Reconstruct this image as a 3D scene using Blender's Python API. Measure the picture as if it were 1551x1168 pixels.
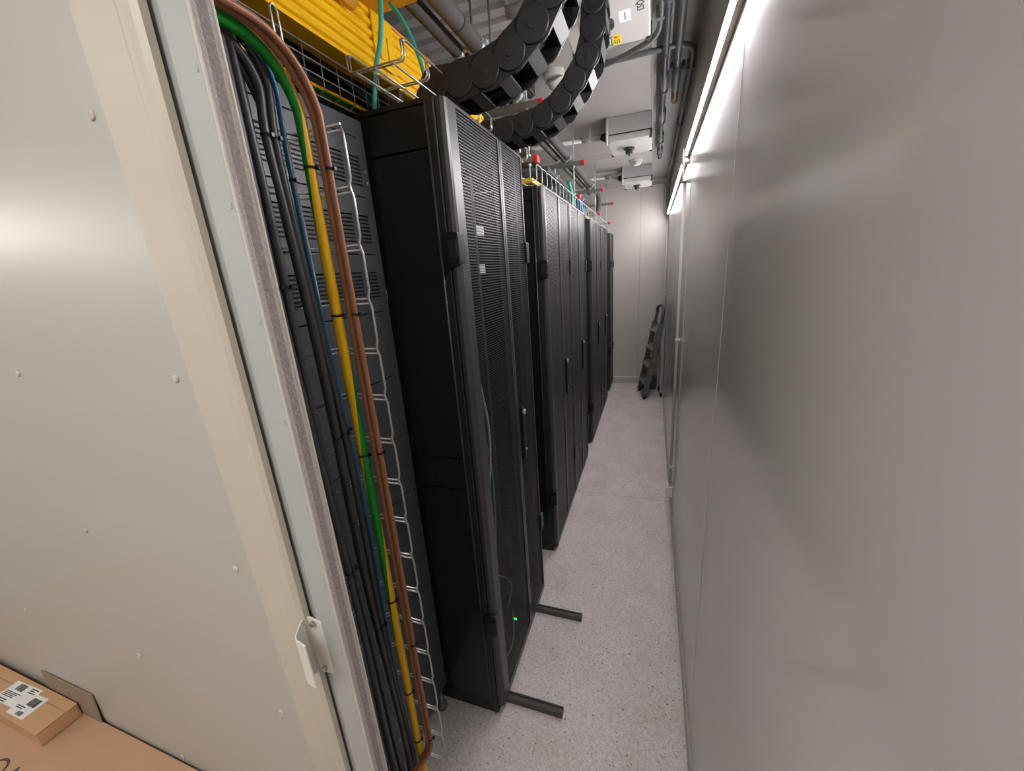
import bpy, math, random
from mathutils import Vector, Matrix
random.seed(7)
S = bpy.context.scene
C = S.collection
for o in list(bpy.data.objects): bpy.data.objects.remove(o)
PI = math.pi

# ------------------------------------------------------------------ camera
def make_camera():
    yaw, pitch, roll = math.radians(-20.0326), math.radians(-16.1637), math.radians(4.0616)
    f = Vector((math.sin(yaw)*math.cos(pitch), math.cos(yaw)*math.cos(pitch), math.sin(pitch)))
    r = f.cross(Vector((0, 0, 1))).normalized()
    d = f.cross(r)
    r2 = math.cos(roll)*r + math.sin(roll)*d
    d2 = -math.sin(roll)*r + math.cos(roll)*d
    cam = bpy.data.cameras.new('camera')
    cam.sensor_fit = 'HORIZONTAL'; cam.sensor_width = 36.0
    cam.lens = 595.74/1551*36.0
    cam.clip_start = 0.01; cam.clip_end = 60
    o = bpy.data.objects.new('camera', cam); C.objects.link(o)
    m = Matrix((r2, -d2, -f)).transposed().to_4x4()
    m.translation = Vector((0, 0, 1.6))
    o.matrix_world = m
    S.camera = o
make_camera()

# ------------------------------------------------------------------ world, exposure
w = bpy.data.worlds.new('world'); S.world = w; w.use_nodes = True
w.node_tree.nodes['Background'].inputs[0].default_value = (0.8, 0.85, 0.9, 1)
w.node_tree.nodes['Background'].inputs[1].default_value = 0.02
S.view_settings.view_transform = 'Standard'
S.view_settings.look = 'None'
S.view_settings.gamma = 1.0
S.view_settings.use_curve_mapping = False
S.view_settings.exposure = 0.0
LED_STRENGTH = 138.0        # wall batten lights of the aisle
ROOM_STRENGTH = 5.0
MOUTH_STRENGTH = 15.0      # unseen fill light added over the aisle mouth
SIDE_STRENGTH = 16.0        # batten on the far left wall of the entrance space

# ------------------------------------------------------------------ materials
def lin(c):
    def g(u):
        u /= 255.0
        return u/12.92 if u <= 0.04045 else ((u+0.055)/1.055)**2.4
    return (g(c[0]), g(c[1]), g(c[2]), 1)

def base_mat(name):
    m = bpy.data.materials.new(name); m.use_nodes = True
    nt = m.node_tree
    return m, nt, nt.nodes['Principled BSDF']

def mat(name, col, rough=0.5, metal=0.0, var=0.06, scale=12.0, bump=0.0, bscale=60.0, stretch=(1, 1, 1), spec=0.5, coat=0.0):
    m, nt, b = base_mat(name)
    N, L = nt.nodes, nt.links
    tc = N.new('ShaderNodeTexCoord'); mp = N.new('ShaderNodeMapping')
    mp.inputs['Scale'].default_value = stretch
    L.new(tc.outputs['Object'], mp.inputs['Vector'])
    nz = N.new('ShaderNodeTexNoise'); nz.inputs['Scale'].default_value = scale; nz.inputs['Detail'].default_value = 4
    L.new(mp.outputs[0], nz.inputs['Vector'])
    cr = N.new('ShaderNodeValToRGB')
    c = lin(col)
    cr.color_ramp.elements[0].position = 0.3; cr.color_ramp.elements[1].position = 0.7
    cr.color_ramp.elements[0].color = tuple(max(0, v*(1-var)) for v in c[:3]) + (1,)
    cr.color_ramp.elements[1].color = tuple(min(1, v*(1+var)) for v in c[:3]) + (1,)
    L.new(nz.outputs['Fac'], cr.inputs['Fac']); L.new(cr.outputs[0], b.inputs['Base Color'])
    b.inputs['Roughness'].default_value = rough
    b.inputs['Metallic'].default_value = metal
    b.inputs['Specular IOR Level'].default_value = spec
    if coat:
        b.inputs['Coat Weight'].default_value = coat; b.inputs['Coat Roughness'].default_value = 0.12
    if bump:
        n2 = N.new('ShaderNodeTexNoise'); n2.inputs['Scale'].default_value = bscale
        L.new(mp.outputs[0], n2.inputs['Vector'])
        bp = N.new('ShaderNodeBump'); bp.inputs['Strength'].default_value = bump; bp.inputs['Distance'].default_value = 0.002
        L.new(n2.outputs['Fac'], bp.inputs['Height']); L.new(bp.outputs[0], b.inputs['Normal'])
    return m

def emit(name, col, s):
    m, nt, b = base_mat(name)
    b.inputs['Base Color'].default_value = lin(col)
    b.inputs['Emission Color'].default_value = lin(col)
    b.inputs['Emission Strength'].default_value = s
    return m

def perforated(name, col, pu, pv, r):
    """thin steel sheet with a staggered grid of holes (object coordinates: y across, z up)"""
    m, nt, b = base_mat(name)
    N, L = nt.nodes, nt.links
    def math_(op, a, bb=None):
        n = N.new('ShaderNodeMath'); n.operation = op
        for i, v in enumerate((a, bb)):
            if v is None: continue
            if isinstance(v, (int, float)): n.inputs[i].default_value = v
            else: L.new(v, n.inputs[i])
        return n.outputs[0]
    tc = N.new('ShaderNodeTexCoord'); sp = N.new('ShaderNodeSeparateXYZ')
    L.new(tc.outputs['Object'], sp.inputs[0])
    v = math_('MULTIPLY', sp.outputs['Z'], 1/pv)
    row = math_('FLOOR', v)
    off = math_('MULTIPLY', math_('FLOORED_MODULO', row, 2.0), 0.5)
    u = math_('ADD', math_('MULTIPLY', sp.outputs['Y'], 1/pu), off)
    du = math_('MULTIPLY', math_('SUBTRACT', math_('FRACT', u), 0.5), pu)
    dv = math_('MULTIPLY', math_('SUBTRACT', math_('FRACT', v), 0.5), pv)
    d = math_('SQRT', math_('ADD', math_('MULTIPLY', du, du), math_('MULTIPLY', dv, dv)))
    hole = math_('LESS_THAN', d, r)
    tr = N.new('ShaderNodeBsdfTransparent'); mx = N.new('ShaderNodeMixShader')
    L.new(hole, mx.inputs[0]); L.new(b.outputs[0], mx.inputs[1]); L.new(tr.outputs[0], mx.inputs[2])
    L.new(mx.outputs[0], N['Material Output'].inputs['Surface'])
    b.inputs['Base Color'].default_value = lin(col)
    b.inputs['Roughness'].default_value = 0.42
    return m

def floor_mat():
    m, nt, b = base_mat('speckled_vinyl')
    N, L = nt.nodes, nt.links
    tc = N.new('ShaderNodeTexCoord')
    def ramp(src, p0, c0, p1, c1):
        r = N.new('ShaderNodeValToRGB')
        r.color_ramp.elements[0].position = p0; r.color_ramp.elements[0].color = c0
        r.color_ramp.elements[1].position = p1; r.color_ramp.elements[1].color = c1
        L.new(src, r.inputs[0]); return r.outputs[0]
    n1 = N.new('ShaderNodeTexNoise'); n1.inputs['Scale'].default_value = 150; n1.inputs['Detail'].default_value = 3
    n2 = N.new('ShaderNodeTexNoise'); n2.inputs['Scale'].default_value = 95; n2.inputs['Detail'].default_value = 2
    n3 = N.new('ShaderNodeTexNoise'); n3.inputs['Scale'].default_value = 5; n3.inputs['Detail'].default_value = 6
    for n in (n1, n2, n3): L.new(tc.outputs['Object'], n.inputs['Vector'])
    base = ramp(n1.outputs['Fac'], 0.38, lin((212, 203, 200)), 0.62, lin((234, 227, 225)))
    dots = ramp(n2.outputs['Fac'], 0.655, (0, 0, 0, 1), 0.70, (1, 1, 1, 1))
    mx = N.new('ShaderNodeMix'); mx.data_type = 'RGBA'
    L.new(dots, mx.inputs[0]); L.new(base, mx.inputs[6]); mx.inputs[7].default_value = lin((136, 126, 123))
    dirt = ramp(n3.outputs['Fac'], 0.30, lin((244, 238, 231)), 0.60, (1, 1, 1, 1))
    m2 = N.new('ShaderNodeMix'); m2.data_type = 'RGBA'; m2.blend_type = 'MULTIPLY'; m2.inputs[0].default_value = 1
    L.new(mx.outputs[2], m2.inputs[6]); L.new(dirt, m2.inputs[7])
    L.new(m2.outputs[2], b.inputs['Base Color'])
    b.inputs['Roughness'].default_value = 0.55
    return m

def green_yellow():
    """earth wire: two colour stripes slowly twisting along the cable (uv: x round the cable, y along it in metres)"""
    m, nt, b = base_mat('green_yellow_pvc')
    N, L = nt.nodes, nt.links
    uv = N.new('ShaderNodeUVMap'); sp = N.new('ShaderNodeSeparateXYZ'); L.new(uv.outputs[0], sp.inputs[0])
    mxl = N.new('ShaderNodeMath'); mxl.operation = 'MAXIMUM'; L.new(sp.outputs[1], mxl.inputs[0]); mxl.inputs[1].default_value = 0.62
    tw = N.new('ShaderNodeMath'); tw.operation = 'MULTIPLY_ADD'
    L.new(mxl.outputs[0], tw.inputs[0]); tw.inputs[1].default_value = -1.09; tw.inputs[2].default_value = 1.165
    ad = N.new('ShaderNodeMath'); ad.operation = 'ADD'; L.new(sp.outputs[0], ad.inputs[0]); L.new(tw.outputs[0], ad.inputs[1])
    fr = N.new('ShaderNodeMath'); fr.operation = 'FRACT'; L.new(ad.outputs[0], fr.inputs[0])
    gt = N.new('ShaderNodeMath'); gt.operation = 'GREATER_THAN'; L.new(fr.outputs[0], gt.inputs[0]); gt.inputs[1].default_value = 0.58
    mx = N.new('ShaderNodeMix'); mx.data_type = 'RGBA'; L.new(gt.outputs[0], mx.inputs[0])
    mx.inputs[6].default_value = lin((245, 190, 5)); mx.inputs[7].default_value = lin((10, 140, 35))
    L.new(mx.outputs[2], b.inputs['Base Color']); b.inputs['Roughness'].default_value = 0.4
    return m

M = dict(
    floor=floor_mat(),
    wall=mat('grey_coated_wall_panel', (212, 209, 206), 0.13, 0.0, 0.02, 2.0),
    wall_edge=mat('cream_panel_joint', (205, 198, 184), 0.4),
    wall_end=mat('end_wall_coating', (196, 190, 182), 0.45, 0, 0.02, 2),
    white_wall=mat('white_wall_paint', (236, 236, 236), 0.6, 0, 0.01, 2),
    trim=mat('pale_skirting', (190, 186, 176), 0.5),
    gap=mat('dark_joint', (52, 50, 48), 0.8),
    ceil=mat('grey_ceiling_coating', (176, 172, 166), 0.55, 0, 0.03, 3),
    ceil_dk=mat('ceiling_strip_coating', (158, 156, 152), 0.5, 0, 0.03, 3),
    sheet=mat('off_white_powder_coat', (188, 186, 179), 0.34, 0.0, 0.015, 2, 0.02, 40, (1, 1, 6)),
    sheet_fold=mat('beige_powder_coat', (202, 193, 178), 0.38, 0, 0.015, 2),
    doorface=mat('pale_grey_powder_coat', (182, 184, 181), 0.4, 0, 0.015, 3),
    rawedge=mat('raw_felt_edge', (196, 189, 183), 0.85, 0.0, 0.14, 260, 0.8, 520),
    felt=mat('felt_core', (158, 150, 145), 0.9, 0.0, 0.22, 240, 0.8, 520),
    rawlip=mat('cut_sheet_edge', (206, 200, 192), 0.5, 0.1),
    white=mat('white_enamel', (228, 226, 218), 0.4, 0, 0.02),
    plastic=mat('light_grey_plastic', (198, 196, 190), 0.5, 0, 0.02),
    boxgrey=mat('grey_enclosure_plastic', (168, 168, 165), 0.5, 0, 0.03),
    lid=mat('pale_enclosure_lid', (188, 186, 180), 0.45, 0, 0.02),
    screw=mat('zinc_screw', (190, 188, 182), 0.3, 1.0),
    black=mat('black_powder_coat', (33, 33, 34), 0.46, 0, 0.08, 30, 0.15, 400),
    blackg=mat('black_satin_steel', (34, 35, 36), 0.24, 0, 0.08, 8),
    doorframe=mat('charcoal_door_frame', (68, 66, 65), 0.36, 0.25, 0.05, 20),
    dark=mat('dark_interior', (14, 14, 15), 0.8),
    perf=perforated('perforated_black_sheet', (54, 53, 52), 0.0080, 0.0080, 0.0036),
    perf2=perforated('perforated_charcoal_sheet', (74, 71, 69), 0.0075, 0.0066, 0.0026),
    slot=mat('charcoal_slotted_panel', (74, 77, 79), 0.42, 0.1, 0.14, 14, 0.1, 300),
    cable=mat('black_cable_jacket', (60, 59, 60), 0.42, 0, 0.1, 40),
    tie=mat('black_nylon', (20, 20, 20), 0.35),
    brown=mat('brown_cable_jacket', (158, 104, 72), 0.42, 0, 0.06, 20),
    blue=mat('blue_cable_jacket', (34, 100, 140), 0.45, 0, 0.08, 30),
    gy=green_yellow(),
    teal=mat('aqua_fibre_jacket', (60, 176, 160), 0.45, 0, 0.06, 30),
    wire=mat('galvanised_wire', (200, 200, 194), 0.3, 0.75, 0.1, 60),
    wire2=mat('electro_zinc_wire', (196, 208, 206), 0.4, 0.3, 0.1, 60),
    strut=mat('galvanised_strut', (132, 132, 128), 0.5, 0.6, 0.12, 30, 0.2, 200),
    footbar=mat('dull_steel_bar', (92, 90, 86), 0.55, 0.5, 0.2, 40, 0.4, 150),
    red=mat('red_plastic_cap', (214, 30, 40), 0.4, 0, 0.04),
    yellow=mat('yellow_raceway_plastic', (250, 200, 2), 0.42, 0, 0.05, 6),
    yellow2=mat('amber_raceway_lid', (216, 152, 14), 0.45, 0, 0.06, 6),
    foam=mat('grey_pipe_insulation', (92, 88, 86), 0.85, 0, 0.1, 25, 0.3, 180),
    chain=mat('black_chain_plastic', (34, 34, 35), 0.5, 0, 0.14, 25, 0.15, 120),
    chainbar=mat('grey_chain_crossbar', (66, 64, 62), 0.5, 0.0, 0.06, 30),
    pipegrey=mat('grey_steel_tube', (120, 122, 122), 0.4, 0.5, 0.1, 20),
    pipedark=mat('dark_blue_grey_pipe', (80, 86, 92), 0.45, 0.2, 0.1, 20),
    brass=mat('dull_brass', (142, 126, 92), 0.4, 0.8, 0.1, 20),
    railgrey=mat('grey_ladder_rail', (96, 95, 94), 0.45, 0.3, 0.06, 30),
    alu=mat('brushed_aluminium', (176, 174, 170), 0.4, 0.35, 0.06, 30),
    ladderdk=mat('dark_grey_tread', (128, 126, 122), 0.5, 0.2, 0.08),
    tealbox=mat('teal_plastic', (34, 76, 82), 0.5),
    card=mat('corrugated_cardboard', (192, 153, 122), 0.8, 0, 0.035, 5, 0.1, 40, (1, 4, 4)),
    card2=mat('carton_cardboard', (198, 156, 116), 0.75, 0, 0.03, 5, 0.08, 40),
    carddk=mat('cardboard_inner', (150, 130, 110), 0.85, 0, 0.04),
    paper=mat('white_label_paper', (232, 232, 230), 0.6, 0, 0.02),
    ink=mat('black_ink', (58, 58, 60), 0.7),
    cardink=mat('brown_print', (86, 66, 52), 0.8),
    green=mat('green_sticker', (24, 120, 90), 0.5),
    ysticker=mat('yellow_sticker', (240, 208, 30), 0.5),
    switch=mat('dark_green_switch', (40, 52, 48), 0.4),
    gold=mat('amber_vent', (150, 112, 40), 0.5),
    led=emit('led_tube', (255, 250, 255), LED_STRENGTH),
    roomled=emit('ceiling_panel_light', (255, 252, 248), ROOM_STRENGTH),
    mouthfill=emit('mouth_fill_light', (255, 252, 248), MOUTH_STRENGTH),
    sideled=emit('side_batten_light', (255, 251, 244), SIDE_STRENGTH),
    greenled=emit('green_indicator', (30, 255, 110), 1.6),
)

# ------------------------------------------------------------------ mesh helpers
class MB:
    def __init__(s): s.v = []; s.f = []; s.sm = []; s.uv = {}
    def face(s, idx, sm=False): s.f.append(tuple(idx)); s.sm.append(sm)
    def box(s, x0, x1, y0, y1, z0, z1):
        b = len(s.v)
        s.v += [(x, y, z) for z in (z0, z1) for y in (y0, y1) for x in (x0, x1)]
        for q in ((0, 2, 3, 1), (4, 5, 7, 6), (0, 1, 5, 4), (2, 6, 7, 3), (0, 4, 6, 2), (1, 3, 7, 5)):
            s.face([b+i for i in q])
        return s
    def obox(s, c, ax, ay, az, hx, hy, hz):
        """oriented box: centre, three unit axes, half sizes"""
        c, ax, ay, az = Vector(c), Vector(ax), Vector(ay), Vector(az)
        b = len(s.v)
        for k in (-1, 1):
            for j in (-1, 1):
                for i in (-1, 1):
                    s.v.append(tuple(c + ax*hx*i + ay*hy*j + az*hz*k))
        for q in ((0, 2, 3, 1), (4, 5, 7, 6), (0, 1, 5, 4), (2, 6, 7, 3), (0, 4, 6, 2), (1, 3, 7, 5)):
            s.face([b+i for i in q])
        return s
    def bar(s, p0, p1, w, h, up=(0, 0, 1)):
        p0, p1 = Vector(p0), Vector(p1); d = p1-p0; l = d.length; d.normalize()
        u = Vector(up); a = d.cross(u).normalized(); u = a.cross(d)
        return s.obox((p0+p1)/2, d, a, u, l/2, w/2, h/2)
    def tube(s, pts, r, n=8, cap=True, uv=False):
        pts = [Vector(p) for p in pts]
        rs = r if isinstance(r, (list, tuple)) else [r]*len(pts)
        t0 = (pts[1]-pts[0]).normalized()
        a = t0.orthogonal().normalized() if abs(t0.x) > 0.9 else (Vector((1, 0, 0)) - t0*t0.x).normalized()
        b0 = len(s.v); L = 0
        for i, p in enumerate(pts):
            if i == 0: t = t0
            elif i == len(pts)-1: t = (pts[i]-pts[i-1]).normalized()
            else:
                t = (pts[i+1]-pts[i]).normalized() + (pts[i]-pts[i-1]).normalized()
                t = t.normalized() if t.length > 1e-6 else (pts[i+1]-pts[i]).normalized()
            a = (a - t*a.dot(t)).normalized(); bb = t.cross(a)
            for k in range(n):
                g = 2*PI*k/n
                s.v.append(tuple(p + a*math.cos(g)*rs[i] + bb*math.sin(g)*rs[i]))
        for i in range(len(pts)-1):
            l2 = L + (pts[i+1]-pts[i]).length
            for k in range(n):
                k2 = (k+1) % n
                s.face([b0+i*n+k, b0+i*n+k2, b0+(i+1)*n+k2, b0+(i+1)*n+k], True)
                if uv: s.uv[len(s.f)-1] = [(k/n, L), ((k+1)/n, L), ((k+1)/n, l2), (k/n, l2)]
            L = l2
        if cap:
            s.face([b0+k for k in reversed(range(n))]); s.face([b0+(len(pts)-1)*n+k for k in range(n)])
        return s
    def cyl(s, p0, p1, r, n=16): return s.tube([p0, p1], r, n)
    def prism(s, poly, axis, a0, a1):
        """extrude a 2-D outline along an axis ('x': (y,z), 'y': (x,z), 'z': (x,y))"""
        def P(q, a): return {'x': (a, q[0], q[1]), 'y': (q[0], a, q[1]), 'z': (q[0], q[1], a)}[axis]
        b = len(s.v); n = len(poly)
        s.v += [P(q, a0) for q in poly] + [P(q, a1) for q in poly]
        s.face([b+i for i in range(n)]); s.face([b+n+i for i in reversed(range(n))])
        for i in range(n):
            j = (i+1) % n; s.face([b+i, b+n+i, b+n+j, b+j])
        return s

WO = {}     # world origin of every object
def finish_mesh(name, mb, m, origin):
    me = bpy.data.meshes.new(name)
    me.from_pydata([(x-origin[0], y-origin[1], z-origin[2]) for x, y, z in mb.v], [], mb.f)
    for p, sm in zip(me.polygons, mb.sm): p.use_smooth = sm
    if mb.uv:
        ul = me.uv_layers.new(name='UVMap')
        for fi, uvs in mb.uv.items():
            for li, q in zip(me.polygons[fi].loop_indices, uvs): ul.data[li].uv = q
    me.materials.append(m)
    import bmesh
    if not mb.uv:
        bm = bmesh.new(); bm.from_mesh(me); bmesh.ops.recalc_face_normals(bm, faces=bm.faces); bm.to_mesh(me); bm.free()
    return me
def put(o, origin, parent):
    C.objects.link(o)
    WO[o.name] = Vector(origin)
    if parent is not None:
        o.parent = parent; o.location = Vector(origin) - WO[parent.name]
    else: o.location = origin
def obj(name, mb, m, parent=None, bevel=0.0, label=None, origin=None):
    if isinstance(m, str): m = M[m]
    xs, ys, zs = zip(*mb.v)
    if origin is None:
        origin = ((min(xs)+max(xs))/2, (min(ys)+max(ys))/2, (min(zs)+max(zs))/2 if parent else min(zs))
    me = finish_mesh(name, mb, m, origin)
    o = bpy.data.objects.new(name, me)
    put(o, origin, parent)
    if bevel:
        bv = o.modifiers.new('bevel', 'BEVEL'); bv.width = bevel; bv.segments = 2; bv.limit_method = 'ANGLE'
    if label: o['label'] = label
    return o
def copy_of(src, origin, parent, rot=None):
    o = src.copy(); put(o, origin, parent)
    if rot is not None: o.rotation_euler = rot
    return o
def tag(o, label, cat, group=None):
    o['label'] = label; o['category'] = cat
    if group: o['group'] = group
    return o
def thing(name, label, cat, loc, group=None):
    o = bpy.data.objects.new(name, None); o.empty_display_size = 0.05
    put(o, loc, None); tag(o, label, cat, group); return o
def struct(name, loc=None, mb=None, m=None, bevel=0):
    if mb is None:
        o = bpy.data.objects.new(name, None); put(o, loc, None)
    else: o = obj(name, mb, m, None, bevel)
    o['kind'] = 'structure'; return o
def spline(pts, n=8):
    pts = [Vector(p) for p in pts]
    P = [pts[0]*2-pts[1]] + pts + [pts[-1]*2-pts[-2]]
    out = []
    for i in range(1, len(P)-2):
        p0, p1, p2, p3 = P[i-1:i+3]
        for k in range(n):
            t = k/n
            out.append(0.5*((2*p1) + (p2-p0)*t + (2*p0-5*p1+4*p2-p3)*t*t + (3*p1-p0-3*p2+p3)*t**3))
    out.append(pts[-1]); return out
def text_mesh(name, txt, size, m, origin, right, up, parent, extrude=0.0004):
    cu = bpy.data.curves.new(name, 'FONT'); cu.body = txt; cu.size = size; cu.extrude = extrude
    cu.align_x = 'CENTER'; cu.align_y = 'CENTER'
    t = bpy.data.objects.new('tmp', cu); C.objects.link(t)
    dg = bpy.context.evaluated_depsgraph_get()
    me = bpy.data.meshes.new_from_object(t.evaluated_get(dg))
    bpy.data.objects.remove(t)
    r, u = Vector(right).normalized(), Vector(up).normalized(); n = r.cross(u)
    me.transform(Matrix((r, u, n)).transposed().to_4x4())
    me.materials.clear(); me.materials.append(M[m])
    o = bpy.data.objects.new(name, me); put(o, origin, parent); return o

XW = 0.165      # right wall
YE = 5.42       # end wall
ZC = 2.50       # ceiling
XR = -0.475     # rack door plane

# ------------------------------------------------------------------ room shell
fl = struct('floor', (0, 1.5, -0.02), None)
seams = [-2.6, 2.575, 4.47, YE+0.1]
for i in range(3):
    obj('vinyl_sheet', MB().box(-2.7, XW+0.05, seams[i]+0.0015, seams[i+1]-0.0015, -0.02, 0), 'floor', fl)
obj('joint_base', MB().box(-2.7, XW+0.05, -2.6, YE+0.1, -0.03, -0.006), 'gap', fl)

wr = struct('wall_right', (XW+0.02, 2, 0))
ys = [-2.6, -0.13, 1.085, 2.30, 3.515, 4.73, YE+0.05]
for i in range(len(ys)-1):
    obj('wall_panel', MB().box(XW, XW+0.03, ys[i]+0.0012, ys[i+1]-0.0012, 0.0, ZC+0.06), 'wall', wr, 0.0006)
for y in ys[1:-1]:
    obj('panel_joint', MB().box(XW-0.0008, XW+0.02, y-0.0018, y+0.0018, 0.023, ZC+0.06), 'wall_edge' if y < 2 else 'wall', wr, 0.0005)
t1 = struct('trim_1', None, MB().prism([(XW-0.010, 0.0), (XW, 0.0), (XW, 0.022), (XW-0.004, 0.020), (XW-0.010, 0.004)], 'y', -2.5, YE-0.03), 'trim')

we = struct('wall_end', (-0.5, YE, 0))
ex = [-1.8, -0.756, -0.156, XW]
for i in range(3):
    obj('wall_panel', MB().box(ex[i]+0.001, ex[i+1]-0.001, YE, YE+0.05, 0, ZC+0.06), 'wall_end', we, 0.0006)
obj('joint_base', MB().box(-1.8, XW, YE+0.003, YE+0.04, 0, ZC), 'gap', we)
be = struct('baseboard_end', None, MB().prism([(YE-0.012, 0.10), (YE-0.012, 0.012), (YE-0.03, 0), (YE, 0), (YE, 0.11), (YE-0.004, 0.11)], 'x', -1.8, XW-0.012), 'trim')

wl = struct('wall_left', None, MB().box(-1.85, -1.80, 0.34, YE+0.05, 0, ZC+0.06), 'wall_end')
struct('wall_back', None, MB().box(-2.75, XW+0.05, -2.65, -2.6, 0, ZC+0.06), 'white_wall')
struct('wall_outer', None, MB().box(-2.75, -2.70, -2.6, 0.33, 0, ZC+0.06), 'white_wall')

ce = struct('ceiling', (-0.8, 2, ZC))
cy = [-2.6, -0.2, 1.0, 2.2, 3.4, 4.6, YE+0.05]
for i in range(len(cy)-1):
    obj('ceiling_panel', MB().box(-2.7, -0.033, cy[i]+0.001, cy[i+1]-0.001, ZC, ZC+0.04), 'ceil', ce, 0.0006)
    obj('ceiling_strip', MB().box(-0.033, XW, cy[i]+0.001, cy[i+1]-0.001, ZC+0.03, ZC+0.06), 'ceil_dk', ce, 0.0006)
obj('strip_lip', MB().box(-0.037, -0.030, -2.6, YE, ZC-0.004, ZC+0.05), 'ceil_dk', ce)
for k, y in enumerate((1.50, 1.58, 1.66, 1.74, 1.84, 3.30, 3.86, 4.52, 5.22)):
    x1 = -0.50 if k < 5 else -0.30
    obj('ceiling_rib', MB().prism([(y, ZC-0.028), (y+0.045, ZC-0.028), (y+0.06, ZC), (y-0.015, ZC)], 'x', -1.7, x1), 'ceil', ce, 0.002)

# partition seen on the left, facing the camera
YP = 0.300
wf = struct('wall_front', (-1.5, YP, 0))
obj('sheet', MB().box(-2.7, -0.460, YP, YP+0.012, 0, ZC), 'sheet', wf)
fe = MB()
for z, xl in ((0.0, -0.476), (ZC, -0.531)):
    fe.v += [(xl, YP-0.0035, z), (-0.446, YP+0.002, z), (-0.440, YP+0.006, z), (-0.440, YP+0.014, z), (xl-0.06, YP+0.012, z), (xl-0.001, YP, z)]
for k in range(6): fe.face([k, (k+1) % 6, 6+(k+1) % 6, 6+k])
fe.face([5, 4, 3, 2, 1, 0]); fe.face([6, 7, 8, 9, 10, 11])
obj('folded_edge', fe, 'sheet_fold', wf)
rv = MB()
for k, (zz, rr) in enumerate(((0.0, 0.0052), (0.0010, 0.0050), (0.0020, 0.0036), (0.0023, 0.0017), (0.0015, 0.0014))):
    for i in range(12):
        rv.v.append((rr*math.cos(i*PI/6), -zz, rr*math.sin(i*PI/6)))
for k in range(4):
    for i in range(12):
        rv.face([k*12+i, k*12+(i+1) % 12, (k+1)*12+(i+1) % 12, (k+1)*12+i], True)
rv.face([48+i for i in range(12)])
first = None
for x in (-0.540, -0.899, -1.300, -1.70, -2.10):
    for k in range(-2, 9):
        z = 1.78 - 0.277*k
        if z < 0.05 or z > ZC-0.05: continue
        if first is None:
            first = obj('rivet', rv, 'sheet_fold', wf, origin=(0, 0, 0))
            first.location = Vector((x, YP-0.0003, z)) - WO[wf.name]
        else:
            copy_of(first, (x, YP-0.0003, z), wf)

d1 = struct('door_1', (-0.42, 0.312, 0))
YD = 0.312
obj('door_face', MB().prism([(-0.475, YD+0.013), (-0.453, YD+0.012), (-0.424, YD), (-0.391, YD), (-0.391, YD+0.026), (-0.475, YD+0.026)], 'z', 0, ZC), 'doorface', d1)
obj('raw_edge', MB().box(-0.391, -0.3885, YD+0.0022, YD+0.0238, 0, ZC), 'rawedge', d1, label='grey fibrous cut edge of the door leaf')
obj('edge_lip', MB().box(-0.391, -0.3872, YD, YD+0.0022, 0, ZC), 'rawlip', d1, 0.0006)
obj('edge_lip', MB().box(-0.391, -0.3872, YD+0.0238, YD+0.026, 0, ZC), 'rawlip', d1, 0.0006)
obj('felt_core', MB().box(-0.3890, -0.3882, YD+0.0085, YD+0.0185, 0, ZC), 'felt', d1)
first = None
for k in range(-5, 9):
    z = 1.451 - 0.115*k
    cl = MB().box(-0.3965, -0.3935, YD-0.0012, YD+0.001, z-0.0032, z+0.0032)
    obj('clip', cl, 'doorface', d1, 0.001)
# bent sheet pull handle screwed to the door
hz0, hz1 = 1.060, 1.160
hp = [(-0.418, 0.3105), (-0.438, 0.3105), (-0.4415, 0.3085), (-0.4415, 0.304), (-0.4345, 0.290), (-0.4295, 0.282), (-0.4235, 0.278), (-0.406, 0.275)]
hm = MB()
th = 0.0024
def offset(poly, t):
    out = []
    for i, p in enumerate(poly):
        a = Vector(poly[max(0, i-1)]); b = Vector(poly[min(len(poly)-1, i+1)])
        d = (b-a).normalized(); n = Vector((d.y, -d.x)); out.append((p[0]+n.x*t, p[1]+n.y*t))
    return out
prof = hp + list(reversed(offset(hp, -th)))
n = len(hp)
def strip(mb, poly, zlo, zhi, th):
    """bent sheet: profile (x,y) with its own lower and upper z at every point"""
    q = offset(poly, th); b = len(mb.v); n = len(poly)
    for i in range(n):
        mb.v += [(poly[i][0], poly[i][1], zlo[i]), (q[i][0], q[i][1], zlo[i]), (q[i][0], q[i][1], zhi[i]), (poly[i][0], poly[i][1], zhi[i])]
    for i in range(n-1):
        for k in range(4):
            mb.face([b+i*4+k, b+i*4+(k+1) % 4, b+(i+1)*4+(k+1) % 4, b+(i+1)*4+k])
    mb.face([b+3, b+2, b+1, b]); mb.face([b+(n-1)*4+k for k in range(4)])
strip(hm, hp, [1.060, 1.058, 1.060, 1.063, 1.074, 1.080, 1.084, 1.085], [1.154, 1.158, 1.159, 1.159, 1.159, 1.159, 1.159, 1.158], th)
ph = obj('pull_handle', hm, 'white', d1, 0.0008, label='bent white sheet metal pull handle')
for z in (1.150, 1.068):
    obj('screw', MB().cyl((-0.431, 0.3125, z), (-0.431, 0.3055, z), 0.0042, 12), 'screw', ph, 0.001)

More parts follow.
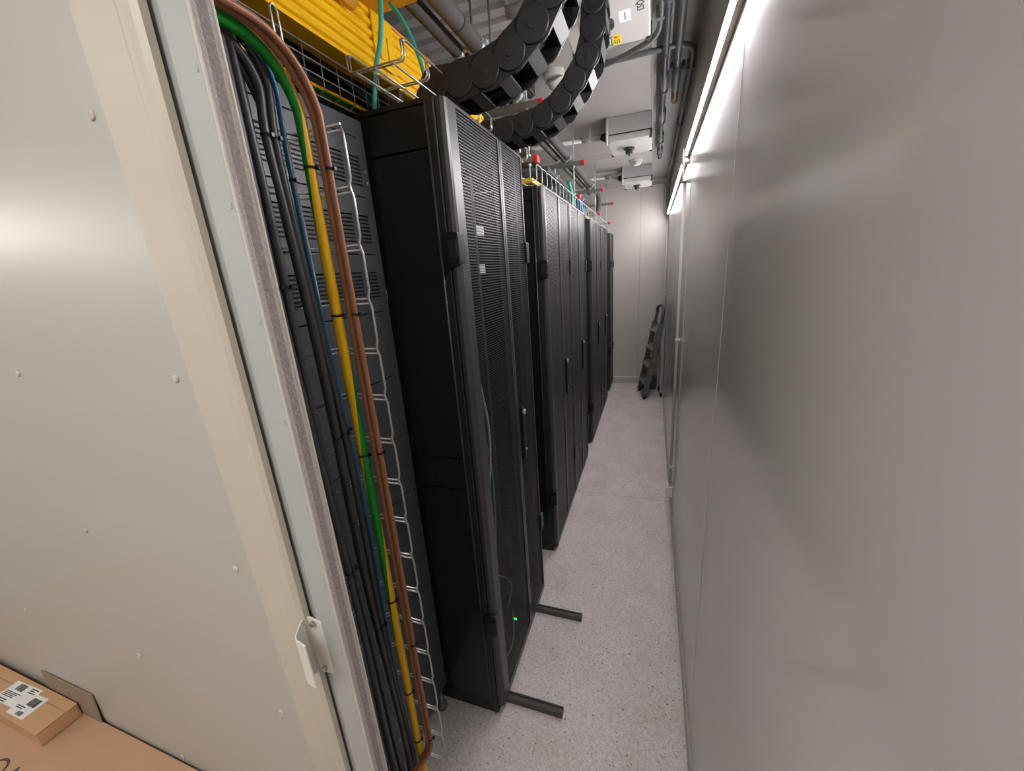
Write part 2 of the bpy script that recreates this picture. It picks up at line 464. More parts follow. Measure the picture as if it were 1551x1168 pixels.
# ------------------------------------------------------------------ lamps
def batten(y0, y1, label):
    zc = 2.12
    t = thing('wall_light', label, 'light', (0.15, (y0+y1)/2, zc-0.012), 'batten lights on the right wall')
    obj('diffuser', MB().prism([(0.1420, zc-0.0030), (0.1500, zc-0.0100), (0.152, zc-0.0085), (0.152, zc+0.009), (0.1420, zc+0.009)], 'y', y0+0.015, y1-0.015), 'led', t)
    obj('housing', MB().prism([(0.1500, zc-0.0105), (XW-0.0005, zc-0.0105), (XW-0.0005, zc+0.012), (0.1420, zc+0.012), (0.1420, zc+0.009), (0.152, zc+0.009), (0.152, zc-0.0085), (0.1500, zc-0.0100)], 'y', y0, y1), 'white', t)
    for a, b in ((y0, y0+0.015), (y1-0.015, y1)):
        obj('end_cap', MB().box(0.1400, 0.156, a, b, zc-0.011, zc+0.0125), 'white', t, 0.001)
batten(0.75, 2.47, 'glowing wall batten light nearest the camera, above the tall conduit')
batten(2.56, 5.27, 'glowing wall batten light running on to the end wall')
rl = thing('ceiling_light', 'flat square ceiling light above the entrance space', 'light', (-1.75, -1.0, 2.46))
obj('frame', MB().box(-2.07, -1.43, -1.32, -0.68, 2.47, 2.499), 'white', rl)
obj('diffuser', MB().box(-2.05, -1.45, -1.30, -0.70, 2.462, 2.470), 'roomled', rl)
r2 = thing('ceiling_light', 'added fill light panel out of view behind the camera at the aisle mouth', 'light', (-0.35, -0.75, 2.46))  # fill panel added to brighten the near floor and right wall
obj('frame', MB().box(-0.57, 0.07, -1.07, -0.43, 2.47, 2.499), 'white', r2)
obj('diffuser', MB().box(-0.55, 0.05, -1.05, -0.45, 2.462, 2.470), 'mouthfill', r2)
sl = thing('side_light', 'batten light on the outer wall of the entrance space', 'light', (-2.66, -0.5, 1.90))
obj('housing', MB().box(-2.699, -2.67, -1.25, 0.15, 1.90, 1.94), 'white', sl)
obj('diffuser', MB().box(-2.67, -2.64, -1.22, 0.12, 1.895, 1.945), 'sideled', sl)

# ------------------------------------------------------------------ racks
def sheet_mb(x, y0, y1, z0, z1):
    mb = MB(); mb.v += [(x, y0, z0), (x, y1, z0), (x, y1, z1), (x, y0, z1)]; mb.face([0, 1, 2, 3]); return mb
def rack(y0, y1, split, top, label, hinge=(1.71, 0.42), handle=True, detail=1, group='server racks along the aisle', perf='perf2'):
    xb, xf = -1.50, -0.502
    t = thing('server_rack', label, 'rack', ((xb+xf)/2, (y0+y1)/2, 0.0), group)
    # frame posts
    for (x0, x1) in ((xb, xb+0.03), (-0.527, xf)):
        for (a, b) in ((y0, y0+0.028), (y1-0.028, y1)):
            obj('post', MB().box(x0, x1, a, b, 0.012, top), 'black', t, 0.003)
    obj('top_panel', MB().box(xb+0.03, -0.527, y0, y1, top-0.012, top), 'black', t, 0.002)
    obj('top_rail', MB().box(-0.527, xf, y0+0.028, y1-0.028, top-0.016, top), 'black', t)
    obj('base', MB().box(xb, xf, y0+0.002, y1-0.002, 0.0, 0.055), 'black', t, 0.003)
    # side panels with joints
    zz = [0.055, 0.952, 1.058, 1.905, top-0.012] if detail else [0.055, 0.952, 1.905, top-0.012]
    for (a, b) in ((y0+0.002, y0+0.010), (y1-0.010, y1-0.002)):
        for k in range(len(zz)-1):
            obj('side_panel', MB().box(xb+0.03, -0.5275, a, b, zz[k]+0.002, zz[k+1]-0.002), 'blackg', t, 0.0015)
    obj('side_seal', MB().box(xb+0.03, -0.53, y0+0.012, y0+0.016, 0.05, top-0.02), 'dark', t)
    obj('back_panel', MB().box(xb+0.01, xb+0.02, y0+0.03, y1-0.03, 0.05, top-0.02), 'dark', t)
    # raised edge bead on the side facing the entrance
    obj('corner_bead', MB().tube([(-0.5255, y0-0.0015, 0.06), (-0.5255, y0-0.0015, top-0.01)], 0.003, 6), 'doorframe', t)
    # inner mounting rails
    for y in (y0+0.07, y1-0.07):
        obj('mounting_rail', MB().box(-0.70, -0.66, y-0.012, y+0.012, 0.06, top-0.06), 'doorframe', t)
    # doors
    ld = (y0+0.003, split-0.002), (split+0.002, y1-0.003)
    if split >= y1: ld = ((y0+0.003, y1-0.003),)
    for li, (a, b) in enumerate(ld):
        zb, zt = 0.045, top-0.004
        x0, x1 = -0.4985, XR
        fm = MB()
        wa = (0.060 if perf == 'perf' else 0.032) if li == 0 else 0.016
        wb = 0.012 if (li == 0 and len(ld) == 2) else 0.022
        bev = 0.012
        if li == 0:   # broad rounded stile on the hinge side
            fm.prism([(x0, a), (x1-bev, a), (x1-0.003, a+0.005), (x1, a+0.014), (x1, a+wa), (x0, a+wa)], 'z', zb, zt)
        else: fm.box(x0, x1, a, a+wa, zb, zt)
        if li == len(ld)-1:
            fm.prism([(x0, b), (x1-bev, b), (x1-0.003, b-0.005), (x1, b-0.014), (x1, b-wb), (x0, b-wb)], 'z', zb, zt)
        else: fm.box(x0, x1, b-wb, b, zb, zt)
        fm.box(x0, x1, a+wa, b-wb, zb, zb+0.03); fm.box(x0, x1, a+wa, b-wb, zt-0.008, zt)
        d = obj('door', fm, 'doorframe', t)
        obj('perforated_sheet', sheet_mb(x1-0.004, a+wa-0.002, b-wb+0.002, zb+0.028, zt-0.006), perf, d)
        if handle and (li == 1 or len(ld) == 1):
            hy = a+0.042
            hd = MB(); hd.box(x1, x1+0.012, hy-0.011, hy+0.011, 0.865, 1.085)
            hh = obj('handle', hd, 'tie', d, 0.004)
            obj('lock', MB().cyl((x1+0.010, hy, 1.068), (x1+0.018, hy, 1.068), 0.011, 14), 'alu', d)
            obj('latch_tip', MB().cyl((x1+0.008, hy+0.004, 0.905), (x1+0.015, hy+0.004, 0.905), 0.006, 10), 'alu', d)
        # hinges
        if li == 0:
            hs = 0.002 if y0 in (2.508, 4.083) else 0.010
            for z in hinge:
                hg = MB()
                hg.prism([(-0.520, z+0.030), (-0.500, z+0.044), (x1+0.004, z+0.040), (x1+0.004, z-0.040), (-0.496, z-0.046), (-0.520, z-0.062)], 'y', a-hs, a+0.006)
                hg.box(x1-0.002, x1+0.005, a-0.008, a+0.030, z-0.036, z+0.036)
                g = obj('hinge', hg, 'tie', d, 0.002)
                obj('hinge_leaf', MB().box(-0.5, x1, a-hs-0.0025, a-hs+0.001, z-0.022, z+0.022), 'black', d, 0.001)
        if li == len(ld)-1:
            for z in hinge:
                obj('hinge', MB().box(-0.492, x1+0.006, b-0.024, b+(0.002 if y1 in (2.5, 4.075) else 0.012), z-0.04, z+0.04), 'tie', d, 0.003)
    return t

R1 = rack(0.971, 1.590, 1.340, 2.012, 'tall black server rack nearest the camera, under the two cable chains', hinge=(1.665, 0.43), perf='perf')
rack(1.895, 2.500, 2.215, 1.966, 'black server rack just beyond the gap behind the nearest rack', hinge=(1.60, 0.36))
rack(2.508, 3.105, 2.825, 1.966, 'third black rack from the camera, joined to the far side of the second', hinge=(1.60, 0.36), detail=0)
rack(3.420, 4.075, 3.755, 1.962, 'fourth black rack from the camera, first of the pair after the second gap', hinge=(1.60, 0.36), detail=0)
rack(4.083, 4.710, 4.390, 1.962, 'fifth black rack from the camera, with its handle level with the ladder', hinge=(1.60, 0.36), detail=0)
rack(5.060, 5.400, 9.0, 1.955, 'narrow black cabinet at the end wall, last of the rack row', hinge=(1.60, 0.55), detail=0, handle=False)

# things inside the nearest rack, seen through the perforated door
def gear(z0, z1, y0, y1, x1, label, led=False, name='server_unit'):
    t = thing(name, label, 'server', (-0.95, (y0+y1)/2, z0), 'equipment in the nearest rack')
    obj('chassis', MB().box(-1.30, x1, y0, y1, z0, z1), 'doorframe', t, 0.002)
    for k in range(3):
        obj('vent', MB().box(x1, x1+0.003, y0+0.03+k*0.14, y0+0.13+k*0.14, z0+0.012, z1-0.012), 'dark', t)
    return t
gear(1.16, 1.25, 1.06, 1.50, -0.71, 'dark equipment unit low in the upper half of the nearest rack')
gear(1.50, 1.59, 1.06, 1.50, -0.71, 'dark equipment unit at eye height in the nearest rack')
gear(0.12, 0.30, 1.06, 1.50, -0.70, 'dark power unit at the bottom of the nearest rack')
gear(0.42, 0.51, 1.06, 1.50, -0.72, 'dark equipment unit second from the bottom of the nearest rack')
tag(obj('power_strip', MB().box(-0.66, -0.62, 1.225, 1.245, 0.75, 1.90), 'pipegrey', None, 0.003), 'slim vertical power strip behind the nearest perforated door', 'power strip')
for z, wd in ((1.715, 0.06), (1.60, 0.045)):
    tag(obj('name_plate', MB().box(-0.520, -0.518, 1.20, 1.20+wd, z, z+0.028), 'plastic', None), 'small pale plate behind the mesh, ' + ('higher' if z > 1.65 else 'lower') + ' of two', 'plate')
tag(obj('indicator_lamp', MB().cyl((-0.512, 1.225, 0.19), (-0.500, 1.225, 0.19), 0.004, 10), 'greenled', None), 'tiny glowing green lamp low in the nearest rack', 'lamp')
def cable_thing(name, pts, r, m, label, group=None, n=7, k=6):
    return tag(obj(name, MB().tube(spline(pts, k), r, n), m), label, 'cable', group)
cable_thing('data_cable', [(-0.515, 1.055, 1.75), (-0.512, 1.062, 1.50), (-0.500, 1.078, 1.28), (-0.495, 1.105, 1.12), (-0.495, 1.090, 0.98), (-0.51, 1.065, 0.80), (-0.52, 1.06, 0.55)], 0.0045, 'plastic', 'pale braided cable hanging behind the first mesh door leaf')
cable_thing('data_cable', [(-0.52, 1.045, 1.22), (-0.52, 1.052, 1.08), (-0.52, 1.058, 0.92), (-0.525, 1.05, 0.7)], 0.006, 'blue', 'blue green cable beside the pale braided cable in the nearest rack')
cable_thing('data_cable', [(-0.60, 1.20, 1.06), (-0.56, 1.195, 1.03), (-0.55, 1.22, 0.9), (-0.56, 1.24, 0.72), (-0.57, 1.23, 0.5)], 0.004, 'teal', 'thin teal cable looping in the middle of the nearest rack')
cable_thing('data_cable', [(-0.56, 1.12, 0.50), (-0.53, 1.20, 0.42), (-0.52, 1.25, 0.33), (-0.53, 1.20, 0.26)], 0.0035, 'pipegrey', 'pale cable bundle low in the nearest rack')
cable_thing('data_cable', [(-0.53, 1.06, 0.14), (-0.51, 1.12, 0.11), (-0.51, 1.20, 0.12), (-0.53, 1.26, 0.20)], 0.003, 'pipegrey', 'pale loop of cable at the foot of the nearest rack')

# floor bars sticking out from under the first rack
for y, lb in ((1.035, 'grey steel bar on the floor under the near corner of the first rack'), (1.468, 'grey steel bar on the floor under the far corner of the first rack')):
    bm_ = MB().prism([(y-0.014, 0), (y+0.014, 0), (y+0.014, 0.024), (y+0.008, 0.026), (y+0.006, 0.021), (y-0.006, 0.021), (y-0.008, 0.026), (y-0.014, 0.024)], 'x', -0.4985, -0.268)
    tag(obj('floor_bar', bm_, 'footbar'), lb, 'bar', 'steel bars under the first rack')

# ------------------------------------------------------------------ slotted cabinet beside the cable ladder
sc = thing('slotted_cabinet', 'charcoal cabinet with slotted side panel behind the vertical cable tray', 'cabinet', (-0.95, 0.66, 0))
XS = -0.704
slots = []
cols = [(0.42, 0.62), (0.632, 0.868), (0.880, 0.929)]
for zt in (1.898, 1.761, 1.622):
    for k in range(8):
        z = zt - 0.009*k
        for c in cols: slots.append((c[0], c[1], z-0.002, z+0.002))
for z in (1.944, 1.807, 1.668, 1.518, 1.333, 1.148, 0.961, 0.776, 0.587, 0.41):
    slots.append((0.42, 0.868, z-0.0016, z+0.0016)); slots.append((0.876, 0.930, z-0.0016, z+0.0016))
Y = sorted({0.345, 0.958} | {s[0] for s in slots} | {s[1] for s in slots})
Z = sorted({0.10, 1.985} | {s[2] for s in slots} | {s[3] for s in slots})
pm = MB(); idx = {}
for j, z in enumerate(Z):
    for i, y in enumerate(Y):
        idx[i, j] = len(pm.v); pm.v.append((XS, y, z))
for j in range(len(Z)-1):
    for i in range(len(Y)-1):
        yc, zc = (Y[i]+Y[i+1])/2, (Z[j]+Z[j+1])/2
        if any(s[0] < yc < s[1] and s[2] < zc < s[3] for s in slots): continue
        pm.face([idx[i, j], idx[i+1, j], idx[i+1, j+1], idx[i, j+1]])
pp = obj('slotted_panel', pm, 'slot', sc)
so = pp.modifiers.new('thick', 'SOLIDIFY'); so.thickness = 0.0015; so.offset = -1
obj('carcass', MB().box(-1.20, XS-0.014, 0.347, 0.956, 0.10, 1.975), 'dark', sc)
obj('top_panel', MB().box(-1.20, XS-0.002, 0.345, 0.958, 1.975, 1.986), 'slot', sc, 0.002)
for x in (-1.16, -0.722):
    for y in (0.39, 0.935):
        obj('foot', MB().tube([(x, y, 0), (x, y, 0.015), (x, y, 0.02), (x, y, 0.10)], [0.02, 0.02, 0.009, 0.009], 12), 'strut', sc)
for z in (1.868, 1.862-0.02):
    obj('screw', MB().cyl((XS, 0.943, z), (XS+0.004, 0.943, z), 0.005, 10), 'screw', sc)
for z in (0.78, 0.95):
    obj('hole', MB().cyl((XS-0.001, 0.945, z), (XS+0.0006, 0.945, z), 0.005, 10), 'dark', sc)
tag(obj('tape_tab', MB().box(-0.712, -0.7105, 0.9605, 0.969, 1.548, 1.575), 'wall_edge'), 'tiny cream tape tab between slotted panel and nearest rack', 'tape')

# ------------------------------------------------------------------ vertical wire tray
YT = 0.654; XB = -0.630; XT = -0.523
vt = thing('vertical_cable_tray', 'galvanised wire mesh tray standing upright beside the door edge', 'cable tray', (-0.58, 0.5, 0.262))
zs = [1.868 - 0.1*k for k in range(17)]
rw = 0.0019
def rung(z):
    return MB().tube([(XT, YT, z), (XB+0.006, YT, z), (XB, YT-0.006, z), (XB, 0.372, z), (XB+0.006, 0.366, z), (XT, 0.366, z)], rw, 6)
r0 = obj('cross_wire', rung(zs[0]), 'wire', vt)
for z in zs:
    for dz in (0, -0.0095):
        if z == zs[0] and dz == 0: continue
        copy_of(r0, WO[r0.name] + Vector((0, 0, z+dz-zs[0])), vt)
for yy in (YT, 0.366):
    pts = []
    for i, z in enumerate(zs):
        pts += [(XT-0.001, yy, z-0.004), (XT+0.003, yy, z-0.016), (XT+0.003, yy, z-0.084), (XT-0.001, yy, z-0.096)]
    obj('edge_wire', MB().tube(pts[:-3], 0.0026, 7), 'wire', vt)
for y in (0.42, 0.495, 0.572, 0.640):
    obj('long_wire', MB().tube([(XB-0.004, y, zs[0]+0.05), (XB-0.004, y, zs[-1]-0.012)], 0.0024, 6), 'wire', vt)

# cables tied into the tray: rising, then bending back over the door
TIES = []
def riser(name, x, yb, yt, r, m, label, bend_z, bend_r, group, ties=(), low=None, uv=False, wob=0.004, cat='cable'):
    pts = []
    if low: pts += low
    z = 0.40
    while z < bend_z - bend_r - 0.05:
        f = (z-0.3)/1.4
        pts.append((x + wob*math.sin(z*5+x*90+yb*60), yb+(yt-yb)*f + wob*0.6*math.sin(z*7+yb*80), z)); z += 0.12
    yc = yt
    for k in range(7):
        a = k/6*PI/2
        pts.append((x, yc - bend_r*(1-math.cos(a)), bend_z - bend_r + bend_r*math.sin(a)))
    pts.append((x, yc-bend_r-0.06, bend_z)); pts.append((x, 0.341, bend_z+0.002))
    sp = spline(pts, 4)
    t = obj(name, MB().tube(sp, r, 12, uv=uv), m)
    tag(t, label, cat, group)
    for zt in ties:
        q = min(sp, key=lambda p: abs(p.z-zt) + (10 if p.y < yt-0.03 else 0))
        tie = MB().tube([(q.x, q.y, q.z-0.0022), (q.x, q.y, q.z+0.0022)], r+0.0012, 14)
        tie.box(q.x+r-0.001, q.x+r+0.005, q.y+0.001, q.y+0.006, q.z-0.003, q.z+0.003)
        obj('cable_tie', tie, 'tie', t)
    return t
G = 'black risers in the upright wire tray'
def low(x, y, dx=0.0): return [(x+dx-0.02, y-0.20, 0.035), (x+dx, y-0.10, 0.045), (x+dx, y-0.03, 0.12), (x, y, 0.27)]
riser('power_cable', -0.600, 0.548, 0.520, 0.0069, 'cable', 'black power cable at the outer left of the tray, next to the door edge', 2.045, 0.05, G, (1.60, 1.01), low(-0.6, 0.548))
riser('power_cable', -0.602, 0.568, 0.535, 0.0069, 'cable', 'second black power cable from the door edge, left of the silver wire', 2.012, 0.06, G, (1.60, 1.01), low(-0.602, 0.568))
riser('power_cable', -0.600, 0.597, 0.570, 0.0071, 'cable', 'black power cable just right of the silver wire', 1.962, 0.062, G, (1.83, 1.30, 0.8), low(-0.6, 0.597))
riser('power_cable', -0.601, 0.614, 0.589, 0.0071, 'cable', 'black power cable beside the blue cable', 1.982, 0.072, G, (1.83, 1.30, 0.8), low(-0.601, 0.614))
riser('power_cable', -0.6145, 0.606, 0.580, 0.0066, 'cable', 'black power cable tucked behind its neighbours in the tray', 1.96, 0.085, G, (), low(-0.612, 0.606))
riser('power_cable', -0.617, 0.556, 0.553, 0.0060, 'cable', 'thin black cable behind the silver wire of the tray', 2.0, 0.07, G, (), low(-0.617, 0.556))
riser('control_cable', -0.610, 0.632, 0.614, 0.0042, 'blue', 'slim blue cable between the black and the green yellow cables', 1.999, 0.085, None, (1.795, 1.3), low(-0.606, 0.629))
riser('earth_cable', -0.580, 0.6225, 0.6245, 0.0100, 'gy', 'thick green and yellow earth cable in the upright tray', 1.968, 0.10, None, (1.795, 1.545, 1.245, 0.86, 0.55, 0.36), [(-0.585, 0.50, 0.03), (-0.582, 0.58, 0.06), (-0.580, 0.618, 0.16), (-0.580, 0.624, 0.28)], uv=True, wob=0.001)
BL = [(-0.585, 0.545, 0.30), (-0.568, 0.59, 0.305), (-0.550, 0.632, 0.335)]
riser('power_cable', -0.551, 0.640, 0.6395, 0.0060, 'brown', 'brown cable on the right of the brown pair', 1.974, 0.11, 'brown cable pair', (1.795, 1.545, 1.245, 0.70, 0.37), BL, wob=0.0012)
riser('power_cable', -0.5625, 0.640, 0.6385, 0.0060, 'brown', 'brown cable on the left of the brown pair', 1.974, 0.118, 'brown cable pair', (), [(p[0]-0.011, p[1], p[2]-0.004) for p in BL], wob=0.0012)

# ------------------------------------------------------------------ overhead wire baskets
def basket(x0, x1, zb, ht, ya, yb, label, m='wire', pitch=0.1, nlong=3, double=True, r=0.0024, wave=0.005):
    t = thing('wire_basket', label, 'cable tray', ((x0+x1)/2, (ya+yb)/2, zb-0.003))
    mb = MB().tube([(x0, ya, zb+ht), (x0, ya, zb+0.006), (x0+0.006, ya, zb), (x1-0.006, ya, zb), (x1, ya, zb+0.006), (x1, ya, zb+ht)], r*0.9, 6)
    c0 = obj('cross_wire', mb, m, t)
    ny = int((yb-ya)/pitch)
    for k in range(0, ny+1):
        for dy in ((0, 0.010) if double else (0,)):
            if k or dy: copy_of(c0, WO[c0.name] + Vector((0, k*pitch+dy, 0)), t)
    for x in (x0, x1):
        pts = []
        for k in range(ny):
            y = ya+k*pitch
            pts += [(x, y+0.005, zb+ht), (x, y+0.018, zb+ht+wave), (x, y+pitch-0.012, zb+ht+wave)]
        pts.append((x, ya+ny*pitch+0.005, zb+ht))
        obj('edge_wire', MB().tube(pts, r*1.1, 6), m, t)
    if not wave:
        for x in (x0, x1):
            for zz in (0.025, 0.05): obj('long_wire', MB().tube([(x, ya, zb+zz), (x, ya+ny*pitch, zb+zz)], r, 6), m, t)
    for i in range(nlong):
        x = x0 + (x1-x0)*(i+0.5)/nlong
        obj('long_wire', MB().tube([(x, ya-0.004, zb-0.004), (x, ya+ny*pitch+0.014, zb-0.004)], r, 6), m, t)
    return t
basket(-0.645, -0.506, 2.042, 0.034, 0.863, 1.80, 'short wire basket over the nearest rack, below the yellow raceway', 'wire', nlong=3)
basket(-0.650, -0.512, 1.992, 0.062, 1.93, 5.15, 'long wire basket above the far racks, hung under the red capped rails', 'wire2', nlong=3, double=False)
basket(-0.95, -0.705, 2.015, 0.075, 0.40, 1.70, 'dark wire basket with the bundled earth wires above the slotted cabinet', 'strut', pitch=0.05, nlong=6, double=False, r=0.0016, wave=0.0)
G = 'bundled earth wires above the slotted cabinet'
for k, dx in enumerate((0, 0.012, 0.025)):
    pts = [(-0.725-dx, 0.345, 2.030+0.004*(k % 2))] + [(-0.725-dx+random.uniform(-.004, .004), y, 2.028+0.005*(k % 2)) for y in (0.6, 0.8, 1.0, 1.2, 1.4, 1.65)]
    tag(obj('earth_wire', MB().tube(spline(pts, 5), 0.0058, 9, uv=True), 'gy'), ('green and yellow earth wire in the dark basket, nearest the aisle', 'green and yellow earth wire in the dark basket, middle of three', 'green and yellow earth wire in the dark basket, furthest from the aisle')[k], 'cable', G)
# bracket loops of the tray support near the brown cables
for y, z, lb in ((0.545, 2.02, 'bent wire hanger behind the brown cables, nearer the door'), (0.625, 2.00, 'bent wire hanger behind the brown cables, further from the door')):
    tag(obj('wire_hanger', MB().tube([(-0.60, y, z-0.06), (-0.60, y, z+0.04), (-0.60, y+0.004, z+0.046), (-0.60, y+0.010, z+0.046), (-0.60, y+0.014, z+0.04), (-0.60, y+0.014, z-0.06)], 0.002, 6), 'wire'), lb, 'hanger')
# dark backing added for the shade above the cabinet, with cables before it
bd = thing('shade_backing', 'dark panel added for the shade behind the yellow raceway', 'duct', (-1.2, 1.0, 2.0))
obj('backing_wall', MB().box(-1.02, -1.0, 0.345, 1.9, 1.99, 2.49), 'dark', bd)
obj('backing_floor', MB().box(-1.40, -1.02, 0.345, 1.9, 1.99, 2.00), 'dark', bd)
for k in range(5):
    x = -0.975 + 0.045*k; z = 2.115 + 0.02*math.sin(k*2.1)
    pts = [(x, 0.345, z+0.02), (x+0.02, 0.55, z+0.03), (x, 0.8, z), (x-0.01, 1.05, z+0.03), (x-0.03, 1.35, z), (x-0.03, 1.65, z-0.02)]
    cable_thing('overhead_cable', pts, 0.015, 'tie', ('black overhead cable furthest from the aisle', 'second black overhead cable behind the brown pair', 'middle black overhead cable behind the brown pair', 'fourth black overhead cable behind the brown pair', 'black overhead cable nearest the aisle')[k], 'black overhead cables')
jb = thing('connector', 'grey round power connector behind the brown cables', 'connector', (-0.80, 0.66, 2.10))
obj('body', MB().tube([(-0.80, 0.60, 2.155), (-0.80, 0.66, 2.145), (-0.80, 0.665, 2.145), (-0.80, 0.72, 2.135)], [0.026, 0.026, 0.034, 0.034], 16), 'boxgrey', jb)
obj('clamp', MB().box(-0.835, -0.765, 0.70, 0.712, 2.095, 2.11), 'plastic', jb, 0.002)

# ------------------------------------------------------------------ yellow fibre raceway
yr = thing('fibre_raceway', 'bright yellow ribbed fibre raceway above the nearest rack', 'raceway', (-0.78, 1.05, 2.118))
ya, yb = 0.345, 1.80
zb = 2.118; zt = 2.262; x0, x1 = -0.765, -0.700
pr = [(x0, zb), (x1, zb)]
for k in range(6):
    a = zb + (zt-zb)*k/6; h = (zt-zb)/6
    pr += [(x1, a+h*0.12), (x1-0.006, a+h*0.22), (x1-0.006, a+h*0.52), (x1+0.001, a+h*0.62), (x1+0.001, a+h*0.98)]
pr += [(x1, zt), (x1-0.01, zt), (x1-0.012, zb+0.012), (x0+0.004, zb+0.012), (x0+0.004, zt), (x0, zt)]
for k, (a, b) in enumerate(((ya, 1.098), (1.102, yb))):
    obj('trough', MB().prism(pr, 'y', a, b), 'yellow', yr)
for y in (0.74, 1.10):
    obj('coupler', MB().box(x1+0.001, x1+0.006, y-0.045, y+0.045, zb+0.03, zt+0.004), 'yellow', yr, 0.002)
    for dy in (-0.028, 0.010): obj('latch', MB().box(x1+0.006, x1+0.010, y+dy, y+dy+0.018, zb+0.045, zb+0.105), 'yellow', yr, 0.002)
obj('lid', MB().box(x0-0.004, x1+0.006, ya, yb, zt, zt+0.006), 'yellow2', yr, 0.002)
tp = thing('raceway_outlet', 'amber raceway side outlet beside the yellow raceway', 'raceway', (-0.63, 0.9, 2.262))
obj('outlet_floor', MB().box(-0.693, -0.574, 0.55, 1.085, 2.262, 2.267), 'yellow2', tp, 0.001)
obj('outlet_wall', MB().box(-0.693, -0.574, 1.080, 1.085, 2.267, 2.30), 'yellow2', tp, 0.001)
obj('outlet_bracket', MB().prism([(-0.693, 2.262), (-0.66, 2.262), (-0.66, 2.24), (-0.68, 2.215), (-0.693, 2.215)], 'y', 0.93, 0.97), 'yellow2', tp, 0.002)
dc = thing('basket_duct', 'yellow duct lying in the far wire basket', 'raceway', (-0.57, 3.1, 1.996))
for a, b in ((1.98, 2.85), (2.86, 3.75), (3.76, 4.6)):
    obj('trough', MB().box(-0.640, -0.545, a, b, 1.9965, 2.016), 'yellow', dc, 0.004)
for k in range(9):
    y = 2.12 + 0.28*k
    obj('strap', MB().box(-0.643, -0.542, y, y+0.12, 1.9955, 2.018), 'tie', dc, 0.003)
cable_thing('fibre_cable', [(-0.627, 1.0, 2.258), (-0.628, 1.0, 2.224), (-0.641, 1.0, 2.162), (-0.669, 1.0, 2.099), (-0.684, 1.0, 2.034), (-0.686, 1.0, 2.014)], 0.0058, 'teal', 'aqua fibre cable dropping straight beside the nearest rack top', 'aqua fibre drops', n=8)
cable_thing('fibre_cable', [(-0.633, 1.05, 2.256), (-0.599, 1.05, 2.208), (-0.572, 1.05, 2.14), (-0.560, 1.05, 2.085), (-0.566, 1.05, 2.014)], 0.005, 'teal', 'aqua fibre cable slanting down in front of the grey pipes', 'aqua fibre drops', n=8)
cable_thing('fibre_cable', [(-0.55, 2.90, 2.15), (-0.535, 2.92, 2.08), (-0.53, 2.90, 2.0), (-0.55, 2.88, 1.968)], 0.012, 'teal', 'aqua fibre bundle dropping onto the second rack', 'aqua fibre drops', n=8)
cable_thing('patch_cable', [(-0.54, 3.14, 2.08), (-0.525, 3.20, 2.02), (-0.53, 3.25, 1.90), (-0.56, 3.24, 1.70)], 0.022, 'blue', 'blue cable bundle dropping into the gap after the third rack', n=8)

# ------------------------------------------------------------------ struts, rods and pipes
def rail(y, z, xe, label):
    t = thing('strut_rail', label, 'rail', (xe-0.25, y, z-0.011), 'red capped rails')
    prof = [(y-0.0205, z-0.011), (y+0.0205, z-0.011), (y+0.0205, z+0.011), (y+0.010, z+0.011), (y+0.010, z+0.008), (y+0.0175, z+0.008), (y+0.0175, z-0.008), (y-0.0175, z-0.008), (y-0.0175, z+0.008), (y-0.010, z+0.008), (y-0.010, z+0.011), (y-0.0205, z+0.011)]
    obj('channel', MB().prism(prof, 'x', xe-0.62, xe), 'strut', t)
    obj('end_cap', MB().box(xe-0.004, xe+0.017, y-0.0225, y+0.0225, z-0.0135, z+0.0135), 'red', t, 0.004, label='red plastic end cap')
ordn = ('nearest', 'second', 'third', 'farthest')
for k, y in enumerate((1.90, 3.02, 4.15, 5.14)):
    rail(y, 2.280, -0.474, ordn[k] + ' red capped rail of the upper row, carrying the grey pipes')
    rail(y, 2.070, -0.508, ordn[k] + ' red capped rail of the lower row, above the wire basket')
    for x, w in ((-0.535, 'aisle side'), (-1.06, 'wall side')):
        rd = MB().tube([(x, y, 1.99), (x, y, ZC)], 0.0042, 8)
        for z in (2.262, 2.298, 2.052, 2.088): rd.tube([(x, y, z-0.005), (x, y, z+0.005)], 0.009, 6)
        tag(obj('threaded_rod', rd, 'wire2'), ordn[k] + ' threaded hanger rod from the ceiling, ' + w, 'rod', 'hanger rods')
rail(1.475, 2.280, -0.474, 'rail hidden behind the first cable chain, carrying the grey pipes')
for x, w in ((-0.535, 'right'), (-0.60, 'left')):
    tag(obj('threaded_rod', MB().tube([(x, 1.50, 2.262), (x, 1.50, ZC)], 0.0042, 8), 'strut'), w + ' one of the two rods beside the nearest grey pipe end', 'rod', 'hanger rods')

def pipe(name, x, z, r, joints, label, extra=None):
    t = thing(name, label, 'pipe', (x, (joints[0]+joints[-1])/2, z-r), 'grey insulated pipes')
    for a, b in zip(joints[:-1], joints[1:]):
        obj('insulation', MB().tube([(x, a+0.002, z), (x, a+0.006, z), (x, b-0.006, z), (x, b-0.002, z)], [r-0.002, r, r, r-0.002], 18), 'foam', t)
    obj('core', MB().tube([(x, joints[0], z), (x, joints[-1], z)], r*0.8, 12), 'pipegrey', t)
    if extra: obj('elbow', MB().tube(spline(extra, 6), r, 16), 'foam', t)
    for y in (1.475, 1.90, 3.02, 4.15):
        if joints[0] < y < joints[-1]:
            cl = MB().tube([(x, y-0.01, z), (x, y+0.01, z)], r+0.002, 18)
            cl.box(x-0.004, x+0.004, y-0.008, y+0.008, 2.2915, z-r+0.002); cl.box(x+r, x+r+0.014, y-0.008, y+0.008, z-0.006, z+0.006)
            obj('clamp', cl, 'wire2', t)
pipe('insulated_pipe', -0.648, 2.330, 0.0215, [0.40, 1.16, 2.0, 2.9, 3.8, 4.55], 'thinner grey insulated pipe beside the yellow raceway')
